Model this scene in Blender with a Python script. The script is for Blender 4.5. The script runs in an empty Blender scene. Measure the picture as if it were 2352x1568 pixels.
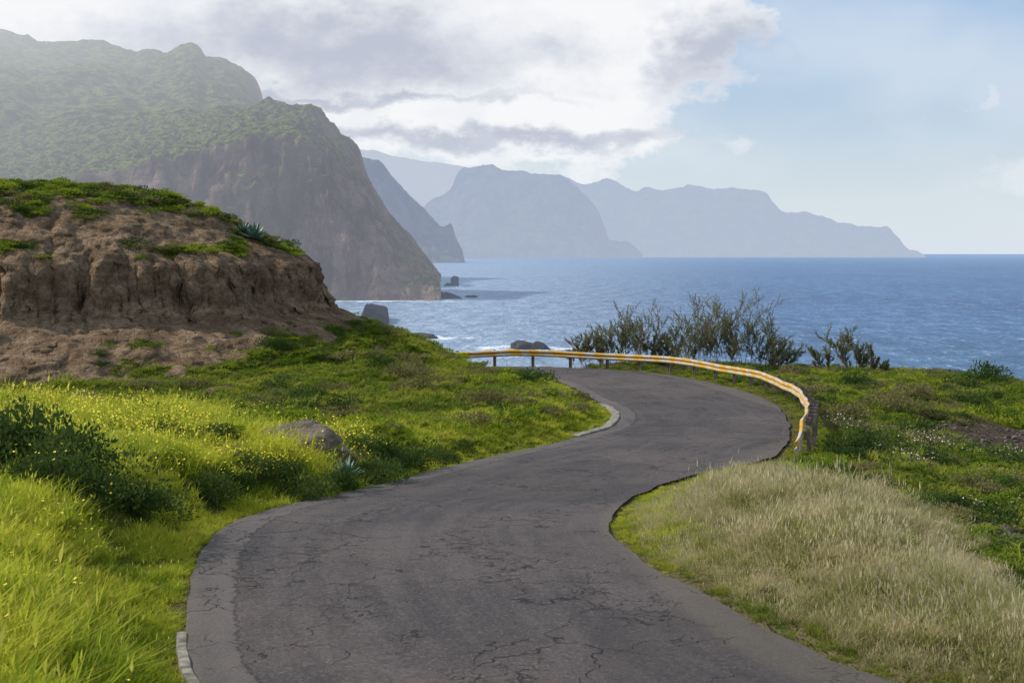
import bpy, math, random
import numpy as np
from mathutils import Vector, Matrix

rng = np.random.default_rng(7)
random.seed(7)
scene = bpy.context.scene
scene.view_settings.view_transform = 'Standard'
scene.view_settings.look = 'None'
scene.view_settings.exposure = 0
scene.view_settings.gamma = 1

# ------------------------------------------------------------------ numpy noise
def _h(ix, iy, iz):
    n = (ix * 73856093) ^ (iy * 19349663) ^ (iz * 83492791)
    n = (n ^ (n >> 13)) * 1274126177
    n = n & 0x7fffffff
    n = n ^ (n >> 15)
    return (n & 0xffff) / 32767.5 - 1.0

def vnoise(x, y, z=0.0):
    x = np.asarray(x, float); y = np.asarray(y, float) + 0 * x; z = np.asarray(z, float) + 0 * x
    ix = np.floor(x).astype(np.int64); iy = np.floor(y).astype(np.int64); iz = np.floor(z).astype(np.int64)
    fx, fy, fz = x - ix, y - iy, z - iz
    fx = fx * fx * (3 - 2 * fx); fy = fy * fy * (3 - 2 * fy); fz = fz * fz * (3 - 2 * fz)
    def l(a, b, t): return a + (b - a) * t
    c00 = l(_h(ix, iy, iz), _h(ix + 1, iy, iz), fx); c10 = l(_h(ix, iy + 1, iz), _h(ix + 1, iy + 1, iz), fx)
    c01 = l(_h(ix, iy, iz + 1), _h(ix + 1, iy, iz + 1), fx); c11 = l(_h(ix, iy + 1, iz + 1), _h(ix + 1, iy + 1, iz + 1), fx)
    return l(l(c00, c10, fy), l(c01, c11, fy), fz)

def fbm(x, y, z=0.0, o=4, g=0.5):
    a = 1.0; s = 0; t = 0
    for i in range(o):
        s = s + a * vnoise(x * 2**i + 17.3 * i, y * 2**i + 5.1 * i, z * 2**i if not np.isscalar(z) else z + 3.7 * i)
        t += a; a *= g
    return s / t

def ridged(x, y, z=0.0, o=4):
    a = 1.0; s = 0; t = 0
    for i in range(o):
        s = s + a * (1 - np.abs(vnoise(x * 2**i + 11.3 * i, y * 2**i + 7.7 * i, z * 2**i if not np.isscalar(z) else z)) * 2)
        t += a; a *= 0.5
    return s / t

def sstep(a, b, x):
    t = np.clip((x - a) / (b - a), 0, 1)
    return t * t * (3 - 2 * t)

# ------------------------------------------------------------------ node helper
def nd(nt, typ, ins=None, **props):
    n = nt.nodes.new(typ)
    for k, v in props.items():
        setattr(n, k, v)
    for k, v in (ins or {}).items():
        s = n.inputs[k]
        if isinstance(v, bpy.types.NodeSocket):
            nt.links.new(v, s)
        else:
            if hasattr(s, 'default_value') and isinstance(v, (tuple, list)) and len(v) == 3 and s.type == 'RGBA':
                v = (*v, 1)
            s.default_value = v
    return n

def m(nt, op, a, b=0.0, c=0.0, clamp=False):
    n = nt.nodes.new('ShaderNodeMath'); n.operation = op; n.use_clamp = clamp
    for i, v in enumerate((a, b, c)):
        if isinstance(v, bpy.types.NodeSocket): nt.links.new(v, n.inputs[i])
        else: n.inputs[i].default_value = v
    return n.outputs[0]

def mix(nt, f, a, b, blend='MIX'):
    n = nt.nodes.new('ShaderNodeMix'); n.data_type = 'RGBA'; n.blend_type = blend
    for i, v in ((0, f), (6, a), (7, b)):
        if isinstance(v, bpy.types.NodeSocket): nt.links.new(v, n.inputs[i])
        else:
            n.inputs[i].default_value = v if i == 0 else (*v, 1) if len(v) == 3 else v
    return n.outputs[2]

def ramp(nt, f, a, b, lo=0.0, hi=1.0, smooth=True):
    n = nt.nodes.new('ShaderNodeMapRange'); n.interpolation_type = 'SMOOTHSTEP' if smooth else 'LINEAR'
    nt.links.new(f, n.inputs[0])
    n.inputs[1].default_value = a; n.inputs[2].default_value = b; n.inputs[3].default_value = lo; n.inputs[4].default_value = hi
    return n.outputs[0]

def noise(nt, vec, scale, detail=4, rough=0.55, dist=0.0, dim='3D'):
    n = nd(nt, 'ShaderNodeTexNoise', {'Scale': scale, 'Detail': detail, 'Roughness': rough, 'Distortion': dist}, noise_dimensions=dim)
    if vec is not None: nt.links.new(vec, n.inputs['Vector'])
    return n.outputs['Fac']

def newmat(name):
    mt = bpy.data.materials.new(name); mt.use_nodes = True
    nt = mt.node_tree; nt.nodes.clear()
    out = nt.nodes.new('ShaderNodeOutputMaterial')
    return mt, nt, out

def pos(nt): return nd(nt, 'ShaderNodeNewGeometry').outputs['Position']
def vscale(nt, v, s):
    n = nd(nt, 'ShaderNodeMapping', {'Vector': v}); n.inputs['Scale'].default_value = s; return n.outputs[0]
def attr(nt, name): return nd(nt, 'ShaderNodeAttribute', attribute_name=name).outputs['Fac']

def ellipses(nt, x, y, lst, k=.25):
    cur = None
    for (cx, cy, rx, ry) in lst:
        dx = m(nt, 'DIVIDE', m(nt, 'SUBTRACT', x, cx), rx); dy = m(nt, 'DIVIDE', m(nt, 'SUBTRACT', y, cy), ry)
        d = m(nt, 'SQRT', m(nt, 'ADD', m(nt, 'MULTIPLY', dx, dx), m(nt, 'MULTIPLY', dy, dy)))
        v = m(nt, 'SUBTRACT', 1.0, d)
        cur = v if cur is None else m(nt, 'SMOOTH_MAX', cur, v, k)
    return cur

# ------------------------------------------------------------------ mesh helper
def add_mesh(name, verts, faces, mat=None, smooth=False, link=True, parent=None):
    me = bpy.data.meshes.new(name)
    me.from_pydata(verts if isinstance(verts, list) else verts.tolist(), [], faces if isinstance(faces, list) else faces.tolist())
    me.update()
    if smooth: me.polygons.foreach_set('use_smooth', [True] * len(me.polygons))
    if mat: me.materials.append(mat)
    ob = bpy.data.objects.new(name, me)
    if link: scene.collection.objects.link(ob)
    if parent: ob.parent = parent
    return ob

def fattr(ob, name, arr):
    a = ob.data.attributes.new(name, 'FLOAT', 'POINT'); a.data.foreach_set('value', np.asarray(arr, dtype=np.float32))

def grid_faces(nr, nc):
    i = np.arange(nr * nc).reshape(nr, nc)
    return np.stack([i[:-1, :-1], i[:-1, 1:], i[1:, 1:], i[1:, :-1]], -1).reshape(-1, 4)

def catmull(P, n):
    P = np.asarray(P, float); Q = np.vstack([2 * P[0] - P[1], P, 2 * P[-1] - P[-2]])
    out = []
    t = np.linspace(0, 1, n, endpoint=False)[:, None]
    for i in range(1, len(Q) - 2):
        a, b, c, d = Q[i - 1], Q[i], Q[i + 1], Q[i + 2]
        out.append(0.5 * ((2 * b) + (-a + c) * t + (2 * a - 5 * b + 4 * c - d) * t**2 + (-a + 3 * b - 3 * c + d) * t**3))
    out.append(P[-1:])
    return np.vstack(out)

SEA = -56.0
# ------------------------------------------------------------------ road plan (metres)
Lp = [(3, 3.5), (-.6, 8), (-2.2, 11), (-2.94, 13.3), (-3.4, 14.8), (-3.8, 16.6), (-4.1, 18.5), (-4.3, 20.6), (-4.22, 22.4), (-3.9, 23.9), (-3.23, 25.5), (-2.55, 27.3), (-1.9, 29.3), (-1.1, 31.8), (-.17, 34.2), (.83, 36.5), (1.83, 38.9), (2.71, 41.4), (3.25, 44), (3.55, 47), (3.5, 49.5), (3.22, 52), (2.86, 55.3), (2.5, 59), (2.0, 62), (1.2, 64.6), (-.2, 66.2), (-3, 67.6), (-7, 69), (-13, 71.5), (-24, 75)]
Rp = [(10, 6), (6.8, 9.3), (4.8, 11.5), (3.6, 13.3), (2.98, 14.4), (2.41, 16.3), (1.75, 18.5), (1.42, 20.6), (1.55, 22.3), (1.8, 23.8), (2.1, 25.1), (2.5, 26.4), (3.1, 27.9), (4.1, 29.8), (5.1, 31.4), (5.9, 32.9), (6.5, 34.6), (7.4, 38), (8.1, 41.5), (8.8, 45.5), (9.3, 49.5), (9.5, 53), (9.4, 56.5), (8.66, 61), (7.5, 65), (5.75, 67.8), (3.4, 69.8), (.1, 71), (-6, 73.8), (-12.5, 76.5), (-23, 80)]
Lc = catmull(Lp, 8); Rc = catmull(Rp, 8)
Lc[:, 0] += 0.05 * fbm(Lc[:, 1] * 1.3, 3.1 + 0 * Lc[:, 1], o=3); Rc[:, 0] += 0.09 * fbm(Rc[:, 1] * 1.1, 9.1 + 0 * Rc[:, 1], o=3)
POLY = np.vstack([Lc, Rc[::-1]])

def zroad(x, y):
    z = np.interp(y, [0, 19, 22, 25, 30, 35, 40, 45, 50, 55, 60, 70, 90], [0, 0, -.13, -.3, -.57, -.85, -1.05, -1.25, -1.37, -1.48, -1.55, -1.6, -1.7])
    return z - 0.05 * np.maximum(0, -x) * sstep(52, 64, y)

def seg_dist(x, y, path, closed=False):
    n = len(path); best = np.full(x.shape, 1e9); bs = np.zeros(x.shape); acc = 0.0
    for i in range(n if closed else n - 1):
        a = path[i]; b = path[(i + 1) % n]; e = b - a; L = math.hypot(*e) + 1e-9
        t = np.clip(((x - a[0]) * e[0] + (y - a[1]) * e[1]) / L**2, 0, 1)
        d = np.hypot(x - a[0] - t * e[0], y - a[1] - t * e[1])
        k = d < best; best = np.where(k, d, best); bs = np.where(k, acc + t * L, bs); acc += L
    return best, bs

def inside(x, y, poly):
    r = np.zeros(x.shape, bool); n = len(poly)
    for i in range(n):
        a = poly[i]; b = poly[(i + 1) % n]
        if a[1] == b[1]: continue
        c = ((a[1] > y) != (b[1] > y)) & (x < (b[0] - a[0]) * (y - a[1]) / (b[1] - a[1]) + a[0])
        r ^= c
    return r

def road_d(x, y):
    d1, _ = seg_dist(x, y, Lc[::2]); d2, _ = seg_dist(x, y, Rc[::2])
    ins = inside(x, y, POLY)
    d = np.minimum(d1, d2)
    return np.where(ins, -d, d), d1 < d2      # signed distance, on left side

BL = np.array([(-90, 44), (-30, 47.5), (-22, 49.3), (-15, 51.2), (-11.5, 53.4), (-9.3, 57), (-8.3, 61), (-9.6, 64), (-13, 66.5), (-20, 68), (-90, 70)], float)
BLs = catmull(BL, 6)

CP = np.array([(-3, 4, 1.7), (0, 0, 2.1), (-8, 0, 2.1), (5, -6, 1.8), (-14, -10, 2), (12, -6, 1), (-5, 7, 1.2), (-9, 7, 1.6), (-15, 9, 1.9), (-5, 12.5, .85), (-8, 13, 1.3),
 (-6.5, 18, .95), (-10, 18, 1.2), (-16, 20, 1.3), (-7, 23, .75), (-11, 25, .8), (-4.8, 27.8, .22), (-7, 30.5, .5), (-12, 31, .55), (-19, 32, .4), (-4, 32, .0), (-2, 36, -.25), (-6, 37, -.05), (-12, 38, -.15), (-20, 40, -.2),
 (-5, 44, -.1), (-11, 44, -.2), (-1, 43, -.4), (1.2, 46, -.7), (-5, 50, -.1), (.7, 52, -.75), (-.5, 57, -.95), (-3, 58, -.5), (-1, 63, -1.2), (-16, 45, -.1),
 (5, 14, .3), (8, 12, .0), (12, 12, -.7), (3.5, 18, .3), (5.4, 19, .28), (7.8, 17, -.5), (9, 20, -1.0), (14, 18, -1.6), (3.2, 23, -.0), (5, 25, -.08), (6.0, 22.5, .0), (8.2, 24, -1.0), (11, 24, -1.3), (16, 25, -2.1), (5.3, 28, -.32), (7.8, 28.5, -1.0), (11, 31, -1.5), (15, 32, -2.0), (21, 34, -2.5), (9, 34, -1.05),
 (10, 40, -1.3), (13, 42, -1.7), (18, 44, -2.9), (15.5, 44, -2.3), (11, 48, -1.45), (15, 52, -1.6), (20, 54, -2.3), (12, 58, -1.5), (16, 62, -1.65), (20, 66, -1.9), (26, 68, -2.5), (12, 68, -1.8), (8, 73, -1.9), (4, 75, -2.1), (0, 77, -2.3), (-5, 79, -2.5), (-12, 81, -2.5), (26, 45, -3), (26, 25, -3.2)], float)
def _phi(r): return np.where(r > 1e-9, r * r * np.log(np.maximum(r, 1e-9)), 0)
_n = len(CP); _A = np.zeros((_n + 3, _n + 3))
_A[:_n, :_n] = _phi(np.hypot(CP[:, None, 0] - CP[None, :, 0], CP[:, None, 1] - CP[None, :, 1])) + np.eye(_n) * 0.4
_A[:_n, _n:] = np.c_[np.ones(_n), CP[:, :2]]; _A[_n:, :_n] = _A[:_n, _n:].T
_w = np.linalg.solve(_A, np.r_[CP[:, 2], 0, 0, 0])
def rbf(x, y):
    x = np.clip(x, -20, 26); y = np.clip(y, -8, 81)
    z = _w[_n] + _w[_n + 1] * x + _w[_n + 2] * y
    for i in range(_n): z = z + _w[i] * _phi(np.hypot(x - CP[i, 0], y - CP[i, 1]))
    return z
def dry_bound(y): return np.interp(y, [8, 12, 16, 20, 22.6, 28, 30, 33], [12, 7.2, 5.8, 6.1, 6.4, 6.2, 5.5, 4.5])

def terrain(x, y, full=False):
    x = np.asarray(x, float); y = np.asarray(y, float)
    dr, left = road_d(x, y)
    db, s = seg_dist(x, y, BLs); ib = inside(x, y, BLs); db = np.where(ib, -db, db)
    near = np.exp(-(db / 2.0)**2)
    gul = fbm(s * 0.45, 4.0 + 0 * s, o=2) * .8 + np.maximum(0, ridged(s * 0.8, 8.0 + db * .15, o=3) - .2) * 0.8 + fbm(s * 3.2, y * .8 + 1, x * 0.8, o=3) * 0.26
    dd = db + gul * near + 0.5 * fbm(x * .35, y * .35, o=3) * (1 - near)
    zb = np.interp(dd, [-14, -9, -6, -4.2, -2.2, -.8, -.3, 0, .3, .7, 1.3, 2.4, 3.8, 5.4, 8, 12], [7.2, 7.0, 6.4, 5.6, 4.6, 3.95, 3.6, 2.9, 2.0, 1.65, 1.4, 1.05, .5, -.1, -.55, -.9])
    zb = zb + (0.42 * fbm(x * .33, y * .33, 3.3, o=4) + .25 * np.maximum(0, ridged(x * .5, y * .35, 2.2, o=3) - .2)) * sstep(-.5, -3, db) + .18 * fbm(x * 1.3, y * 1.3, 2.2, o=4) * sstep(.5, 2, db)
    zb = zb + 0.06 * fbm(x * 4, y * 4, 2.2, o=3)
    E = rbf(x, y)
    lump = fbm(x * .45, y * .45, 7.7, o=3)
    E = E + lump * 0.40 * sstep(24, 32, y) + lump * .2 * (1 - sstep(24, 32, y)) + 0.08 * fbm(x * 1.9, y * 1.9, 1.1, o=2)
    z = zb + (E - zb) * sstep(4, 8, db)
    w = sstep(0.15, 2.3, dr)
    zr = zroad(x, y)
    z = (zr - 0.05) + (z - (zr - 0.05)) * w
    e = np.hypot(np.maximum(y - 80 - 3 * fbm(x * .08, y * .08), 0), np.maximum(x - 27 - 3 * fbm(x * .1, y * .1, 4), 0))
    z = np.maximum(z - 0.75 * e - .4 * np.minimum(e, 6) * 1.0, SEA - 6)
    if not full: return z
    n1 = fbm(x * .55, y * .55, 9.2, o=4); n2 = fbm(x * 1.7, y * 1.7, 3.9, o=3)
    lim_out = np.interp(x, [-16, -11, -8, -5], [6.6, 5.4, 3.0, 2.0])
    soil = sstep(-6.4, -4.8, dd + n1 * 4.5) * (1 - sstep(lim_out - 1.2, lim_out + .8, db + n1 * 2.6))
    soil = soil * (1 - sstep(.16, .30, n1 + n2 * .35) * (db < -.9)) * (1 - sstep(.26, .40, n1 + n2 * .3) * (db > 2.0))
    soil = np.maximum(soil, sstep(.34, .52, n1 + n2 * .35) * .85 * (db > 3) * (y > 30) * (x < 5))
    grav = sstep(.95, .4, np.hypot((x - 17.0) / 4.8, (y - 44) / 9) + n1 * .5)
    grav = np.maximum(grav, sstep(1.0, .5, np.hypot((x - 8.7) / 2.8, (y - 24.0) / 3.6) + n1 * .7))
    bound = dry_bound(y)
    dry = np.where(left, 0, 1) * sstep(.5, -.5, x - bound + n1 * 1.0)
    edge = sstep(0.9, 0.25, dr + n2 * .35)
    return z, dr, left, db, soil, grav, dry, edge

# ------------------------------------------------------------------ materials
def terrain_mat():
    mt, nt, out = newmat('terrain')
    P = pos(nt)
    soil, grav, dry, edge = attr(nt, 'soil'), attr(nt, 'grav'), attr(nt, 'dry'), attr(nt, 'edge')
    nb = noise(nt, P, .7, 4); nf = noise(nt, P, 6, 5, .65); ng = noise(nt, P, 26, 2, .7)
    green = mix(nt, ramp(nt, nb, .35, .65), (.05, .08, .012), (.14, .165, .022))
    green = mix(nt, ramp(nt, nf, .45, .75), green, (.11, .09, .04))
    dryc = mix(nt, nf, (.14, .13, .05), (.26, .21, .10))
    veg = mix(nt, dry, green, dryc)
    strata = noise(nt, vscale(nt, P, (.6, .6, 1.8)), 1.3, 5, .65)
    sc = mix(nt, ramp(nt, strata, .34, .66), (.19, .128, .078), (.39, .275, .175))
    sc = mix(nt, ramp(nt, nf, .38, .70, 0, .75), sc, (.135, .088, .053))
    sc = mix(nt, ramp(nt, ng, .60, .75, 0, .5), sc, (.46, .37, .26))
    col = mix(nt, ramp(nt, m(nt, 'ADD', soil, m(nt, 'MULTIPLY', m(nt, 'SUBTRACT', nf, .5), .7)), .35, .6), veg, sc)
    col = mix(nt, m(nt, 'MULTIPLY', edge, .75), col, mix(nt, nf, (.11, .10, .04), (.20, .16, .09)))
    vor = nd(nt, 'ShaderNodeTexVoronoi', {'Vector': P, 'Scale': 9.0})
    gc = mix(nt, nd(nt, 'ShaderNodeSeparateColor', {'Color': vor.outputs['Color']}).outputs[0], (.05, .037, .03), (.15, .115, .09))
    col = mix(nt, grav, col, gc)
    h = m(nt, 'ADD', m(nt, 'MULTIPLY', nf, .9), m(nt, 'MULTIPLY', ng, .3))
    cr = nd(nt, 'ShaderNodeTexVoronoi', {'Vector': vscale(nt, P, (1, 1, .35)), 'Scale': 2.2}, feature='DISTANCE_TO_EDGE').outputs['Distance']
    h = m(nt, 'ADD', h, m(nt, 'MULTIPLY', ramp(nt, cr, 0, .08), .2))
    b = nd(nt, 'ShaderNodeBump', {'Height': h, 'Strength': 1.0, 'Distance': .25})
    s = nd(nt, 'ShaderNodeBsdfDiffuse', {'Color': col, 'Normal': b.outputs[0]})
    nt.links.new(s.outputs[0], out.inputs[0]); return mt
TERR = terrain_mat()

def leaf_mat(name, a, b, tip=None, trans=.35, patch=.6, root=(.05, .05, .02)):
    mt, nt, out = newmat(name)
    P = pos(nt); r = nd(nt, 'ShaderNodeObjectInfo').outputs['Random']
    f = m(nt, 'ADD', m(nt, 'MULTIPLY', ramp(nt, noise(nt, P, patch, 2, dim='2D'), .38, .62), .65), m(nt, 'MULTIPLY', r, .35))
    col = mix(nt, f, a, b)
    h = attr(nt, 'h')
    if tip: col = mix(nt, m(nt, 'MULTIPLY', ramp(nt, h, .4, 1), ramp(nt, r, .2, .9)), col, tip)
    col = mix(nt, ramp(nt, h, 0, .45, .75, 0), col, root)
    d = nd(nt, 'ShaderNodeBsdfDiffuse', {'Color': col})
    t = nd(nt, 'ShaderNodeBsdfTranslucent', {'Color': col})
    s = nd(nt, 'ShaderNodeMixShader', {0: trans, 1: d.outputs[0], 2: t.outputs[0]})
    nt.links.new(s.outputs[0], out.inputs[0]); return mt
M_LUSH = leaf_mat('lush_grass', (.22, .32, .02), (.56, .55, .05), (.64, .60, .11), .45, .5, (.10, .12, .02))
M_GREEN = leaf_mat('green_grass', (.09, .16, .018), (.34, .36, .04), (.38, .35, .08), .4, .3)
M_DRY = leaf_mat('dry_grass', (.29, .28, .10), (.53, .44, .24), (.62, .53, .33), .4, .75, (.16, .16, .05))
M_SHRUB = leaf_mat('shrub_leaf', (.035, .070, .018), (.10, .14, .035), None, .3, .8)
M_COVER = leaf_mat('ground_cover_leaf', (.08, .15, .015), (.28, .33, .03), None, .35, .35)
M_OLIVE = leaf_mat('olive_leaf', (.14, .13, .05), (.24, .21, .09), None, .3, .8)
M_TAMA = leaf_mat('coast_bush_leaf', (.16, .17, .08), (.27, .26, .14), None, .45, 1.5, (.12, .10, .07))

def simple(name, col, rough=.7, n=None, sc=3.0, bump=0, metallic=0):
    mt, nt, out = newmat(name)
    P = pos(nt); c = mix(nt, ramp(nt, noise(nt, P, sc, 5), .35, .65), col, n or tuple(x * .6 for x in col))
    s = nd(nt, 'ShaderNodeBsdfPrincipled', {'Base Color': c, 'Roughness': rough, 'Metallic': metallic})
    if bump:
        b = nd(nt, 'ShaderNodeBump', {'Height': noise(nt, P, sc * 3, 6, .6), 'Strength': .8, 'Distance': bump}); nt.links.new(b.outputs[0], s.inputs['Normal'])
    nt.links.new(s.outputs[0], out.inputs[0]); return mt
M_FLOWER = simple('flower_yellow', (.85, .72, .03), .6, (.8, .62, .02))
M_WHITE = simple('flower_white', (.8, .8, .75), .6)
M_ROCK = simple('rock', (.17, .13, .105), .9, (.08, .062, .05), 4, .05)
M_BOULDER = simple('boulder_rock', (.25, .185, .14), .9, (.10, .078, .06), 2.2, .12)
M_BARK = simple('bark', (.22, .17, .13), .9)
M_CONC = simple('concrete', (.30, .27, .22), .9, (.13, .11, .085), 5, .02)
M_POST = simple('post_steel', (.13, .09, .07), .7, (.22, .17, .13), 8)
M_AGAVE = simple('agave_leaf', (.15, .24, .19), .5, (.08, .15, .11), 2)

def asphalt():
    mt, nt, out = newmat('asphalt')
    P = pos(nt)
    uv = nd(nt, 'ShaderNodeUVMap').outputs[0]
    sx = nd(nt, 'ShaderNodeSeparateXYZ', {0: uv}); U = sx.outputs[0]
    big = noise(nt, P, .35, 4, .6); streak = noise(nt, vscale(nt, uv, (3.5, .22, 1)), 1.0, 4, .6); fine = noise(nt, P, 24, 4, .9); mid = noise(nt, P, 4, 6, .75)
    col = mix(nt, ramp(nt, big, .38, .62), (.050, .043, .042), (.088, .070, .064))
    col = mix(nt, ramp(nt, streak, .38, .68, 0, .55), col, (.108, .090, .084))
    col = mix(nt, ramp(nt, mid, .52, .70, 0, .6), col, (.038, .033, .034))
    col = mix(nt, ramp(nt, fine, .52, .68, 0, .75), col, (.20, .175, .16))
    col = mix(nt, ramp(nt, fine, .48, .34, 0, .75), col, (.020, .018, .018))
    wob = m(nt, 'MULTIPLY', m(nt, 'SUBTRACT', mid, .5), .35)
    Uw = m(nt, 'ADD', U, wob)
    col = mix(nt, m(nt, 'MULTIPLY', ramp(nt, Uw, .56, .50), .35), col, (.16, .14, .125))
    seam = m(nt, 'MULTIPLY', m(nt, 'LESS_THAN', m(nt, 'ABSOLUTE', m(nt, 'SUBTRACT', Uw, .56)), .012), .6)
    pv = nd(nt, 'ShaderNodeTexVoronoi', {'Vector': vscale(nt, uv, (.30, .12, 1)), 'Scale': 1.0}, distance='CHEBYCHEV')
    pc = nd(nt, 'ShaderNodeSeparateColor', {'Color': pv.outputs['Color']}).outputs[0]
    col = mix(nt, m(nt, 'MULTIPLY', m(nt, 'GREATER_THAN', pc, .72), .30), col, (.035, .030, .030))
    dw = nd(nt, 'ShaderNodeVectorMath', {0: P, 1: nd(nt, 'ShaderNodeVectorMath', {0: nd(nt, 'ShaderNodeTexNoise', {'Vector': P, 'Scale': 2.5, 'Detail': 5}).outputs['Color'], 1: (.9, .9, 0)}, operation='MULTIPLY').outputs[0]}, operation='ADD').outputs[0]
    v1 = nd(nt, 'ShaderNodeTexVoronoi', {'Vector': dw, 'Scale': .8}, feature='DISTANCE_TO_EDGE').outputs['Distance']
    v2 = nd(nt, 'ShaderNodeTexVoronoi', {'Vector': dw, 'Scale': 3.2}, feature='DISTANCE_TO_EDGE').outputs['Distance']
    c1 = m(nt, 'MULTIPLY', ramp(nt, v1, .011, .002), ramp(nt, noise(nt, P, .55, 2), .43, .53))
    c2 = m(nt, 'MULTIPLY', ramp(nt, v2, .030, .006), ramp(nt, noise(nt, vscale(nt, P, (1, .5, 1)), .7, 2), .52, .60))
    cr = m(nt, 'MAXIMUM', m(nt, 'MAXIMUM', c1, c2), seam)
    col = mix(nt, m(nt, 'MULTIPLY', cr, .85), col, (.014, .012, .012))
    ed = m(nt, 'ADD', ramp(nt, Uw, .10, .0), ramp(nt, Uw, 5.5, 5.8))
    col = mix(nt, m(nt, 'MULTIPLY', ed, .4), col, (.14, .12, .09))
    h = m(nt, 'SUBTRACT', m(nt, 'ADD', m(nt, 'MULTIPLY', fine, .4), m(nt, 'MULTIPLY', mid, .5)), m(nt, 'MULTIPLY', cr, .8))
    b = nd(nt, 'ShaderNodeBump', {'Height': h, 'Strength': .9, 'Distance': .035})
    s = nd(nt, 'ShaderNodeBsdfPrincipled', {'Base Color': col, 'Roughness': .85, 'Normal': b.outputs[0]})
    s.inputs['Specular IOR Level'].default_value = .25
    nt.links.new(s.outputs[0], out.inputs[0]); return mt

# ------------------------------------------------------------------ ground
bx0, bx1, by0, by1 = -30.0, -4.0, 44.0, 72.0
gx = np.r_[np.arange(-150, -30, 3.), np.arange(-30, 30.01, .2), np.arange(32, 150, 3.)]
gy = np.r_[np.arange(-40, 4, 1.), np.arange(4, 82.01, .2), np.arange(84, 230, 3.)]
def build_terrain(name, gx, gy, hole=None, rough=False):
    X, Y = np.meshgrid(gx, gy); x = X.ravel(); y = Y.ravel()
    z, dr, left, db, soil, grav, dry, edge = terrain(x, y, True)
    P = np.c_[x, y, z]
    if rough:
        Z = z.reshape(X.shape)
        gyy, gxx = np.gradient(Z, gy, gx)
        st = np.clip(np.hypot(gxx, gyy).ravel() / 1.4, 0, 1)
        a = (np.maximum(ridged(x * 1.1, y * 1.1, z * .22, o=4), -.3) * .42 + fbm(x * 2.6, y * 2.6, z * 2.0, o=5, g=.6) * .46) * st
        gl = np.hypot(gxx, gyy).ravel() + 1e-6
        inb = sstep(0, 1.0, np.minimum.reduce([x - bx0, bx1 - x, y - by0, by1 - y]))
        P[:, 0] -= a * gxx.ravel() / gl * inb; P[:, 1] -= a * gyy.ravel() / gl * inb
        P[:, 2] += (.11 * fbm(x * 2.2, y * 2.2, 9.1, o=5, g=.6) * soil) * inb
    F = grid_faces(len(gy), len(gx))
    if hole:
        c = P[F].mean(1)
        k = ~((c[:, 0] > hole[0] + .15) & (c[:, 0] < hole[1] - .15) & (c[:, 1] > hole[2] + .15) & (c[:, 1] < hole[3] - .15))
        F = F[k]
    ob = add_mesh(name, P, F, TERR, True)
    for n_, a_ in (('soil', soil), ('grav', grav), ('dry', dry), ('edge', edge)): fattr(ob, n_, a_)
    return ob
build_terrain('ground', gx, gy, (bx0, bx1, by0, by1))
build_terrain('eroded_earth_bluff', np.arange(bx0, bx1 + .01, .08), np.arange(by0, by1 + .01, .08), None, True)

# ------------------------------------------------------------------ road
NS = 14
T = np.linspace(0, 1, NS + 1)
RP = Lc[:, None, :] * (1 - T[None, :, None]) + Rc[:, None, :] * T[None, :, None]
zz = zroad(RP[..., 0], RP[..., 1]) + 0.03 * np.sin(T * math.pi)[None, :]
RV = np.concatenate([RP, zz[..., None]], -1)
road = add_mesh('road', RV.reshape(-1, 3), grid_faces(len(Lc), NS + 1), asphalt(), True)
wid = np.linalg.norm(Rc - Lc, axis=1); mids = (Lc + Rc) / 2
arc = np.r_[0, np.cumsum(np.linalg.norm(np.diff(mids, axis=0), axis=1))]
U = (T[None, :] * wid[:, None]); V = np.repeat(arc[:, None], NS + 1, 1)
uvl = road.data.uv_layers.new(name='UVMap')
li = np.zeros(len(road.data.loops), dtype=np.int32); road.data.loops.foreach_get('vertex_index', li)
uvl.data.foreach_set('uv', np.c_[U.ravel()[li], V.ravel()[li]].astype(np.float32).ravel())

def kerb(name, path, w=.24, h=.09, off=0.0):
    path = np.asarray(path); tg = np.gradient(path, axis=0); tg /= np.linalg.norm(tg, axis=1)[:, None]
    nrm = np.c_[-tg[:, 1], tg[:, 0]]
    prof = [(0, -.12), (0, h * .8), (.03, h), (w - .03, h), (w, h * .8), (w, -.12)]
    V = []
    for i, p in enumerate(path):
        z = float(zroad(p[0], p[1])); j = .015 * random.uniform(-1, 1); jo = .01 * random.uniform(-1, 1)
        for a, b in prof: V.append((p[0] + nrm[i, 0] * (a + off + jo), p[1] + nrm[i, 1] * (a + off + jo), z + b + (j if b > 0 else 0)))
    n = len(prof); F = [[i * n + k, i * n + k + 1, (i + 1) * n + k + 1, (i + 1) * n + k] for i in range(len(path) - 1) for k in range(n - 1)]
    F += [list(range(n)), [(len(path) - 1) * n + k for k in range(n)][::-1]]
    return add_mesh(name, V, F, M_CONC)
k1 = Lc[(Lc[:, 1] > 11.0) & (Lc[:, 1] < 15.2)]
k2 = Lc[(Lc[:, 1] > 38.6) & (Lc[:, 1] < 51.2)]
kerb('kerb', k1, .10, .02); kerb('kerb', k2, .26, .05)

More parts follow.
